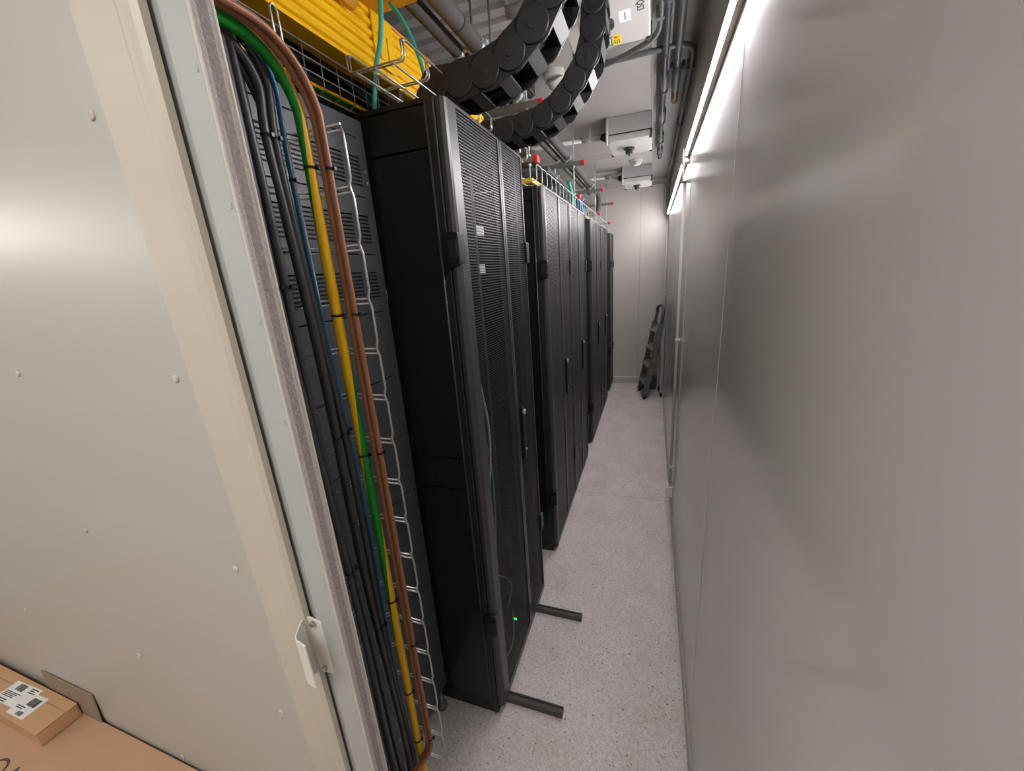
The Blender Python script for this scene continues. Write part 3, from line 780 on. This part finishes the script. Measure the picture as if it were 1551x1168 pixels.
pipe('insulated_pipe', -0.578, 2.334, 0.0265, [0.40, 1.33, 2.05, 2.95, 3.85, 4.50], 'thicker grey insulated pipe on the aisle side, bending down at its far end',
     [(-0.578, 4.50, 2.334), (-0.575, 4.62, 2.33), (-0.57, 4.70, 2.29), (-0.575, 4.71, 2.20), (-0.60, 4.68, 2.14), (-0.68, 4.64, 2.13)])
pipe('insulated_pipe', -0.668, 2.218, 0.018, [2.75, 3.2, 4.0, 4.6], 'lower short grey pipe under the pair of insulated pipes')

# ------------------------------------------------------------------ cable chains
def chain(pts, y0, y1, pitch, h, label):
    sp = spline(pts, 16)
    L = [0]
    for a, b in zip(sp[:-1], sp[1:]): L.append(L[-1]+(b-a).length)
    def at(s):
        for i in range(len(L)-1):
            if L[i+1] >= s: return sp[i].lerp(sp[i+1], (s-L[i])/(L[i+1]-L[i]))
        return sp[-1]
    nl = int(L[-1]/pitch)
    P = [at(k*pitch) for k in range(nl+1)]
    t = thing('cable_chain', label, 'cable chain', (pts[0][0], (y0+y1)/2, min(p[2] for p in pts)-h/2), 'black cable chains')
    # one link, built at the origin pointing along +x (z is the inner side)
    def plate(mb, ya, yb, full):
        R = h/2; poly = []
        for k in range(9): a = PI/2 + PI*k/8; poly.append((R*0.98*math.cos(a)*0.9, R*math.sin(a)))
        for k in range(9): a = -PI/2 + PI*k/8; poly.append((pitch*0.86 + R*0.8*math.cos(a), R*0.90*math.sin(a)))
        mb.prism(poly, 'y', ya, yb)
    wd = y1-y0; hw = wd/2
    lm = MB(); plate(lm, -hw+0.002, -hw+0.009, True)
    lm.box(pitch*0.30, pitch*0.42, -hw+0.009, hw-0.009, -0.004, 0.004)
    me = finish_mesh('link', lm, M['chain'], (0, 0, 0))
    fm_ = MB(); plate(fm_, hw-0.009, hw-0.002, True)
    mf = finish_mesh('far_plate', fm_, M['chain'], (0, 0, 0))
    dm = MB()
    dm.tube([(0, -0.0035, 0), (0, -0.002, 0), (0, 0.002, 0), (0, 0.0035, 0)], [h*0.41, h*0.44, h*0.44, h*0.41], 28)
    dm.tube([(0, -0.0055, 0), (0, -0.003, 0)], [h*0.12, h*0.13], 14); dm.tube([(0, 0.003, 0), (0, 0.0055, 0)], [h*0.13, h*0.12], 14)
    md = finish_mesh('pivot_disc', dm, M['chain'], (0, 0, 0))
    mbar = finish_mesh('crossbar', MB().box(pitch*0.28, pitch*0.74, -hw+0.006, hw-0.006, -h*0.47, -h*0.37), M['chainbar'], (0, 0, 0))
    mbi = finish_mesh('inner_bar', MB().box(pitch*0.28, pitch*0.74, -hw+0.006, hw-0.006, h*0.37, h*0.47), M['chain'], (0, 0, 0))
    for k in range(nl):
        d = P[k+1]-P[k]; ang = -math.atan2(d.z, d.x)
        lk = bpy.data.objects.new('link', me); put(lk, (P[k].x, (y0+y1)/2, P[k].z), t); lk.rotation_euler = (0, ang, 0)
        for nm, mm, oy in (('side_plate', mf, 0), ('pivot_disc', md, -hw+0.0005), ('pivot_disc', md, hw-0.0005), ('crossbar', mbar, 0), ('inner_bar', mbi, 0)):
            o = bpy.data.objects.new(nm, mm); C.objects.link(o); o.parent = lk; o.location = (0, oy, 0); WO[o.name] = WO[lk.name]
    # flexible hoses carried inside the chain
    for k, (f, r) in enumerate(((0.3, 0.016), (0.68, 0.014))):
        obj('carried_cable', MB().tube([Vector((p.x, y0+wd*f, p.z)) for p in P], r, 8), 'dark', t)
    # end bracket standing on the rack
    zb = P[0].z - h/2
    ex = P[0].x
    obj('end_bracket', MB().prism([(ex-0.075, 2.012), (ex+0.03, 2.012), (ex+0.03, P[0].z+h*0.4), (ex-0.01, P[0].z+h*0.45), (ex-0.055, P[0].z+0.005)], 'y', y0+0.011, y1-0.011), 'chain', t, 0.003)
    # top bracket at the ceiling
    e = P[-1]
    obj('ceiling_bracket', MB().box(e.x-0.05, e.x+0.05, y0, y1, e.z, ZC), 'chain', t, 0.003)
chain([(-0.535, 0, 2.060), (-0.505, 0, 2.060), (-0.437, 0, 2.061), (-0.368, 0, 2.073), (-0.303, 0, 2.105), (-0.25, 0, 2.154), (-0.213, 0, 2.215), (-0.192, 0, 2.285), (-0.183, 0, 2.36), (-0.183, 0, 2.46)], 1.045, 1.155, 0.0705, 0.088, 'nearer black cable chain curving from the first rack up to the ceiling')
chain([(-0.54, 0, 2.050), (-0.484, 0, 2.049), (-0.425, 0, 2.050), (-0.359, 0, 2.060), (-0.295, 0, 2.089), (-0.249, 0, 2.132), (-0.203, 0, 2.193), (-0.185, 0, 2.256), (-0.182, 0, 2.318), (-0.185, 0, 2.46)], 1.400, 1.505, 0.066, 0.076, 'farther black cable chain curving up beside the switch boxes')

# ------------------------------------------------------------------ ceiling equipment
def switchbox(y0, label, full):
    x0, x1, y1 = -0.300, -0.032, y0+0.36
    t = thing('isolator_box', label, 'switch box', ((x0+x1)/2, (y0+y1)/2, 2.355), 'switch boxes on the ceiling')
    obj('body', MB().box(x0, x1, y0, y1, 2.402, ZC), 'boxgrey', t, 0.006)
    obj('gasket', MB().box(x0+0.004, x1-0.004, y0+0.004, y1-0.004, 2.396, 2.402), 'gap', t)
    ld = obj('lid', MB().box(x0-0.002, x1+0.002, y0-0.002, y1+0.002, 2.357, 2.396), 'lid', t, 0.005)
    for x in (x0+0.004, x1-0.004):
        for y in (y0+0.006, y1-0.006):
            obj('lid_screw', MB().cyl((x, y, 2.350), (x, y, 2.400), 0.009, 10), 'gap', t)
    sx, sy = (x0+x1)/2-0.01, y0+0.20
    k = MB().cyl((sx, sy, 2.357), (sx, sy, 2.345), 0.036, 20)
    sw = obj('switch_base', k, 'switch', t, 0.002)
    kk = MB().tube([(sx, sy, 2.345), (sx, sy, 2.320)], 0.024, 8); kk.box(sx-0.008, sx+0.008, sy-0.038, sy+0.038, 2.312, 2.332)
    obj('switch_knob', kk, 'switch', sw, 0.003)
    # gland and conduit stub on the left
    gl = MB().tube([(x0, y0+0.15, 2.43), (x0-0.02, y0+0.15, 2.43), (x0-0.055, y0+0.15, 2.435), (x0-0.06, y0+0.15, 2.437)], [0.034, 0.034, 0.018, 0.018], 14)
    obj('cable_gland', gl, 'gap', t)
    obj('conduit', MB().tube([(x0-0.06, y0+0.15, 2.437), (x0-0.19, y0+0.15, 2.437)], 0.018, 12), 'plastic', t)
    obj('pipe_clip', MB().box(x0-0.14, x0-0.125, y0+0.132, y0+0.168, 2.437, ZC), 'plastic', t)
    obj('edge_post', MB().tube([(x0-0.004, y0-0.006, 2.34), (x0-0.004, y0-0.006, ZC)], 0.009, 10), 'plastic', t)
    return t, ld
b1, l1 = switchbox(1.400, 'grey ceiling switch box nearest the camera, lettered QS3', True)
text_mesh('lettering', 'QS3', 0.030, 'ink', (-0.060, 1.552, 2.3566), (0, 1, 0), (1, 0, 0), b1)
st = obj('sticker', MB().box(-0.125, -0.088, 1.552, 1.618, 2.3562, 2.357), 'paper', b1, label='small white paper label')
obj('sticker_line', MB().box(-0.108, -0.105, 1.565, 1.605, 2.3558, 2.3562), 'ink', st)
g1 = obj('sticker', MB().box(-0.185, -0.158, 1.690, 1.750, 2.3562, 2.357), 'green', b1, label='green safety sticker')
for k in range(3): obj('sticker_line', MB().box(-0.180+0.007*k, -0.177+0.007*k, 1.700, 1.742, 2.3558, 2.3562), 'paper', g1)
g2 = obj('sticker', MB().box(-0.155, -0.126, 1.686, 1.748, 2.3562, 2.357), 'ysticker', b1, label='yellow warning sticker')
obj('warning_triangle', MB().prism([(-0.150, 1.692), (-0.131, 1.700), (-0.150, 1.708)], 'z', 2.3558, 2.3562), 'red', g2)
for k in range(3): obj('sticker_line', MB().box(-0.150+0.007*k, -0.147+0.007*k, 1.715, 1.742, 2.3558, 2.3562), 'ink', g2)
switchbox(2.960, 'grey ceiling switch box in the middle, with a dark green knob', False)
switchbox(4.430, 'grey ceiling switch box nearest the end wall', False)

sd = thing('smoke_detector', 'round white smoke detector before the last switch box', 'smoke detector', (-0.17, 4.20, 2.45))
obj('base', MB().cyl((-0.17, 4.20, ZC), (-0.17, 4.20, 2.482), 0.055, 24), 'white', sd, 0.003)
obj('head', MB().tube([(-0.17, 4.20, 2.482), (-0.17, 4.20, 2.472), (-0.17, 4.20, 2.455), (-0.17, 4.20, 2.45)], [0.050, 0.046, 0.036, 0.022], 24), 'plastic', sd)
ss = thing('siren', 'pale ribbed cone siren hanging between the cable chains', 'siren', (-0.46, 2.22, 2.40))
obj('base', MB().cyl((-0.47, 2.18, ZC), (-0.47, 2.18, 2.47), 0.05, 20), 'plastic', ss, 0.003)
obj('cone', MB().tube([(-0.47, 2.18, 2.47), (-0.466, 2.19, 2.455), (-0.466, 2.19, 2.45), (-0.463, 2.20, 2.438), (-0.463, 2.20, 2.433), (-0.46, 2.21, 2.42), (-0.458, 2.215, 2.41)], [0.044, 0.042, 0.034, 0.033, 0.025, 0.024, 0.010], 20), 'lid', ss)
bb = thing('black_junction_box', 'black junction box on the ceiling behind the first cable chain', 'box', (-0.57, 1.95, 2.40))
obj('body', MB().box(-0.68, -0.53, 1.64+0.28, 1.76+0.28, 2.36, ZC), 'chain', bb, 0.004)
obj('lid', MB().box(-0.67, -0.54, 1.65+0.28, 1.75+0.28, 2.352, 2.36), 'tie', bb, 0.002)

# tubes along the ceiling strip at the right
p1 = thing('gas_pipe', 'dark pipe with sleeve couplings along the ceiling above the aisle', 'pipe', (0.028, 2.4, 2.44))
obj('tube', MB().tube([(0.026, 0.9, 2.462), (0.030, 4.02, 2.462)], 0.0125, 14), 'pipedark', p1)
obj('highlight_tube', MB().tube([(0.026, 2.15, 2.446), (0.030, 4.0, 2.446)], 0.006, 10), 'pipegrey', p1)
for y, l in ((1.55, 0.36), (2.45, 0.20), (2.95, 0.22), (3.42, 0.20), (3.80, 0.16)):
    obj('coupling', MB().tube([(0.028, y-l/2, 2.46), (0.028, y-l/2+0.03, 2.46), (0.028, y+l/2-0.03, 2.46), (0.028, y+l/2, 2.46)], [0.015, 0.022, 0.022, 0.015], 14), 'pipedark', p1)
    obj('collar', MB().tube([(0.028, y+l/2, 2.46), (0.028, y+l/2+0.025, 2.46)], 0.023, 14), 'pipedark', p1)
obj('nozzle', MB().tube([(0.030, 4.02, 2.462), (0.030, 4.06, 2.462)], 0.016, 12), 'gap', p1)
p2 = thing('water_pipe', 'shorter steel pipe ending in a brass nozzle, right of the dark pipe', 'pipe', (0.08, 2.0, 2.45))
obj('tube', MB().tube([(0.068, 0.9, 2.468), (0.082, 2.35, 2.468)], 0.014, 14), 'pipegrey', p2)
obj('valve', MB().tube([(0.082, 2.33, 2.468), (0.083, 2.40, 2.468), (0.084, 2.55, 2.468), (0.086, 2.62, 2.468)], [0.018, 0.021, 0.021, 0.017], 14), 'pipedark', p2)
for s in (-1, 1):
    obj('wing_nut', MB().box(0.082+s*0.026-0.007, 0.082+s*0.026+0.007, 2.30, 2.345, 2.45, 2.475), 'gap', p2, 0.003)
obj('nozzle', MB().tube([(0.086, 2.62, 2.468), (0.088, 2.78, 2.468)], 0.018, 8), 'brass', p2)
p3 = thing('ceiling_conduit', 'grey conduit with an elbow along the ceiling by the right wall', 'conduit', (0.12, 3.5, 2.46))
obj('tube', MB().tube(spline([(-0.35, 2.195, 2.485), (-0.1, 2.185, 2.485), (0.06, 2.178, 2.485), (0.11, 2.19, 2.485), (0.138, 2.235, 2.485), (0.145, 2.34, 2.485), (0.146, 2.8, 2.485), (0.146, 3.6, 2.485), (0.146, 5.36, 2.485)], 6), 0.011, 10), 'pipegrey', p3)
for y in (2.42, 3.3, 4.2): obj('clip', MB().box(0.128, 0.163, y-0.008, y+0.008, 2.472, 2.52), 'pipegrey', p3, 0.002)
p4 = thing('ceiling_conduit', 'grey conduit bend below the lettered switch box', 'conduit', (-0.2, 2.0, 2.45))
obj('tube', MB().tube(spline([(0.004, 1.2, 2.470), (0.004, 1.6, 2.470), (0.003, 1.90, 2.470), (-0.02, 2.02, 2.470), (-0.10, 2.09, 2.468), (-0.22, 2.15, 2.465), (-0.40, 2.20, 2.465)], 6), 0.011, 10), 'pipegrey', p4)
obj('clip', MB().box(-0.016, 0.020, 1.87, 1.895, 2.458, 2.50), 'pipegrey', p4, 0.002)
p5 = thing('ceiling_conduit', 'pale conduit bending down at the top of the end wall', 'conduit', (0.06, 5.38, 2.3))
obj('tube', MB().tube(spline([(-0.03, 5.40, 2.462), (0.04, 5.40, 2.462), (0.09, 5.40, 2.455), (0.112, 5.40, 2.425), (0.115, 5.40, 2.36), (0.115, 5.40, 2.12)], 6), 0.010, 10), 'plastic', p5)
for y, lb in ((3.20, 'thin pale conduit crossing the ceiling beyond the middle switch box'), (4.60, 'thin pale conduit crossing the ceiling at the last switch box')):
    tag(obj('crossing_conduit', MB().tube([(-0.49, y+0.03, 2.47), (-1.6, y+0.03, 2.47)], 0.016, 10), 'plastic'), lb, 'conduit')

# wall conduit, box and bracket on the right wall
def wconduit(y, z0, z1, label, clips):
    t = thing('wall_conduit', label, 'conduit', (0.152, y, z0), 'conduits on the right wall')
    obj('tube', MB().tube([(0.150, y, z0), (0.150, y, z1)], 0.0085, 12), 'plastic', t)
    for z in clips: obj('clip', MB().box(0.139, XW-0.0005, y-0.012, y+0.012, z-0.008, z+0.008), 'white', t, 0.002)
    return t
wconduit(2.515, 0.182, 2.0, 'pale vertical conduit between the batten light and the wall socket', (1.14, 0.30))
wconduit(5.375, 0.10, 2.10, 'pale vertical conduit at the far end of the right wall', (1.2, 0.5))
jb2 = thing('light_connector_box', 'white connector box joining the two batten lights', 'box', (0.15, 2.515, 2.0))
obj('body', MB().box(0.132, XW-0.0005, 2.475, 2.555, 2.085, 2.150), 'white', jb2, 0.003)
obj('side_plate', MB().box(0.136, 0.140, 2.475, 2.555, 2.0, 2.085), 'white', jb2, 0.001)
obj('bottom_plate', MB().box(0.136, XW-0.0005, 2.478, 2.552, 1.995, 2.003), 'white', jb2, 0.001)
wsk = thing('wall_socket', 'small white socket box low on the right wall', 'socket', (0.145, 2.515, 0.095))
obj('body', MB().box(0.126, XW-0.0005, 2.470, 2.560, 0.098, 0.170), 'white', wsk, 0.003)
for dy in (-0.02, 0.02): obj('gland', MB().cyl((0.150, 2.515+dy, 0.170), (0.150, 2.515+dy, 0.182), 0.011, 10), 'lid', wsk)
obj('cover_joint', MB().box(0.1255, 0.150, 2.512, 2.518, 0.100, 0.168), 'boxgrey', wsk)

# ------------------------------------------------------------------ ladder by the end wall
la = thing('step_ladder', 'folded aluminium step ladder leaning in the far corner', 'ladder', (0.0, 5.0, 0))
fA, fB = Vector((-0.050, 4.79, 0.03)), Vector((-0.113, 5.13, 0.03))
tA, tB = Vector((0.118, 4.90, 0.90)), Vector((0.048, 5.13, 0.90))
for a, b in ((fA, tA), (fB, tB)):
    obj('front_rail', MB().bar(a, b, 0.022, 0.062, (0.9, 0, 0.1)), 'railgrey', la, 0.002)
    obj('rubber_foot', MB().bar(a-(b-a).normalized()*0.028, a+(b-a).normalized()*0.035, 0.05, 0.026, (0.9, 0, 0.1)), 'tie', la, 0.003)
hoop = [tA, tA+Vector((0.012, 0.0, 0.10)), tA+Vector((0.020, 0.03, 0.17)), (tA+tB)/2+Vector((0.03, 0, 0.195)), tB+Vector((0.028, -0.04, 0.17)), tB+Vector((0.02, -0.01, 0.10)), tB]
obj('hand_hoop', MB().tube(spline(hoop, 6), 0.018, 10), 'railgrey', la)
for k in range(4):
    f = 0.20+0.235*k
    a, b = fA.lerp(tA, f), fB.lerp(tB, f)
    mb = MB(); c = (a+b)/2; d = (b-a).normalized()
    up = Vector((-0.55, 0, 0.83)); up = (up-d*up.dot(d)).normalized(); sd_ = d.cross(up)
    mb.obox(c, d, sd_, up, (b-a).length/2, 0.055, 0.014)
    obj('tread', mb, 'ladderdk', la, 0.003)
rA, rB = Vector((0.140, 4.90, 0.03)), Vector((0.118, 5.16, 0.03))
for a, b in ((rA, tA+Vector((0.02, 0, -0.02))), (rB, tB+Vector((0.03, 0, -0.02)))):
    obj('rear_leg', MB().bar(a, b, 0.022, 0.034, (0.9, 0, 0.1)), 'alu', la, 0.002)
    obj('rubber_foot', MB().bar(a-Vector((0, 0, 0.028)), a+Vector((0, 0, 0.03)), 0.036, 0.022, (0.9, 0, 0)), 'tie', la, 0.003)
for f in (0.12, 0.5, 0.8):
    obj('rear_brace', MB().bar(rA.lerp(tA, f), rB.lerp(tB, f), 0.02, 0.012, (0, 0, 1)), 'alu', la)
tc_ = thing('plastic_case', 'dark teal plastic case on the floor behind the ladder', 'case', (-0.02, 5.26, 0))
obj('body', MB().box(-0.115, 0.085, 5.20, 5.36, 0.0, 0.10), 'tealbox', tc_, 0.006)
obj('lid', MB().box(-0.118, 0.088, 5.197, 5.363, 0.10, 0.15), 'tealbox', tc_, 0.006)
obj('latch', MB().box(-0.03, 0.0, 5.190, 5.199, 0.085, 0.12), 'tie', tc_, 0.002)

# ------------------------------------------------------------------ cartons at the lower left
cb = thing('large_carton', 'large brown cardboard box standing against the off white partition', 'box', (-1.25, 0.0, 0))
ZB = 0.660
obj('body', MB().box(-1.95, -0.60, -0.32, 0.2965, 0, ZB-0.004), 'card', cb, 0.004)
obj('top_flap', MB().box(-1.95, -0.602, -0.010, 0.296, ZB-0.004, ZB), 'card', cb, 0.0015)
obj('top_flap', MB().box(-1.95, -0.602, -0.318, -0.013, ZB-0.004, ZB), 'card', cb, 0.0015)
ring = MB()
for i in range(28):
    a0 = 2*PI*i/28
    for r in (0.024, 0.019): ring.v.append((-1.288+r*math.cos(a0), 0.165+r*0.9*math.sin(a0), ZB+0.0004))
for i in range(28):
    j = (i+1) % 28; ring.face([2*i, 2*j, 2*j+1, 2*i+1])
obj('printed_mark', ring, 'cardink', cb)
text_mesh('printed_letters', 'w', 0.026, 'cardink', (-1.288, 0.165, ZB+0.0005), (1, 0, 0), (0, 1, 0), cb, 0.0001)
text_mesh('printed_letters', 'A', 0.05, 'cardink', (-1.240, 0.166, ZB+0.0005), (1, 0, 0), (0, 1, 0), cb, 0.0001)

sb = thing('small_carton', 'flat brown carton with white labels lying on the large cardboard box', 'box', (-1.45, 0.26, ZB))
SX0, SX1, SY0, SY1, ST = -1.68, -1.248, 0.222, 0.291, ZB+0.037
obj('body', MB().box(SX0, SX1, SY0, SY1, ZB+0.0003, ST-0.002), 'card2', sb, 0.0012)
obj('top_flap', MB().box(SX0, SX1+0.001, SY0-0.0008, 0.270, ST-0.002, ST), 'card2', sb, 0.0006)
obj('top_flap', MB().box(SX0, SX1+0.0005, 0.2715, SY1, ST-0.0025, ST-0.0007), 'card2', sb, 0.0006)
obj('end_flap', MB().box(SX1+0.0002, SX1+0.002, SY0+0.003, SY1-0.004, ZB+0.003, ST-0.0035), 'card2', sb, 0.0005)
obj('side_flap', MB().prism([(0.2925, ZB+0.001), (0.2945, ZB+0.001), (0.2985, ZB+0.082), (0.2965, ZB+0.082)], 'x', -1.385, -1.175), 'carddk', sb, label='raised flap leaning on the partition')
# labels on the small carton
def label_sheet(x0, x1, y0, y1, ang, lb):
    c = Vector(((x0+x1)/2, (y0+y1)/2, ST+0.0004)); ax = Vector((math.cos(ang), math.sin(ang), 0)); ay = Vector((-math.sin(ang), math.cos(ang), 0))
    hx, hy = (x1-x0)/2, (y1-y0)/2
    s = obj('shipping_label', MB().obox(c, ax, ay, (0, 0, 1), hx, hy, 0.0003), 'paper', sb, label=lb)
    return s, c, ax, ay, hx, hy
def bars(s, c, ax, ay, u0, u1, v0, v1, n, vert):
    mb = MB(); rnd = random.Random(int(abs(u0*9999)))
    for k in range(n):
        f = (k+0.5)/n
        if vert: mb.obox(c+ax*(u0+(u1-u0)*f)+ay*((v0+v1)/2)+Vector((0, 0, 0.0005)), ax, ay, (0, 0, 1), abs(u1-u0)/n*rnd.uniform(0.2, 0.42), abs(v1-v0)/2, 0.0001)
        else:
            ln = rnd.uniform(0.55, 1.0)
            mb.obox(c+ax*(u0+(u1-u0)*ln/2)+ay*(v0+(v1-v0)*f)+Vector((0, 0, 0.0005)), ax, ay, (0, 0, 1), abs(u1-u0)*ln/2, abs(v1-v0)/n*0.25, 0.0001)
    obj('print', mb, 'ink', s)
s, c, ax, ay, hx, hy = label_sheet(-1.475, -1.372, 0.237, 0.282, 0.04, 'upper white shipping label')
bars(s, c, ax, ay, -0.030, 0.000, 0.006, 0.020, 9, True); bars(s, c, ax, ay, 0.018, 0.046, 0.008, 0.020, 3, False)
bars(s, c, ax, ay, -0.045, 0.020, -0.010, 0.002, 4, False); bars(s, c, ax, ay, -0.045, 0.01, -0.021, -0.013, 2, False)
s, c, ax, ay, hx, hy = label_sheet(-1.392, -1.326, 0.229, 0.275, 0.02, 'lower white shipping label with barcode')
c = c + Vector((0, 0, 0.0003)); s.location.z += 0.0003
bars(s, c, ax, ay, -0.008, 0.024, 0.000, 0.016, 11, True); bars(s, c, ax, ay, -0.028, 0.006, -0.010, -0.003, 2, False)
bars(s, c, ax, ay, -0.005, 0.018, -0.020, -0.012, 6, True)
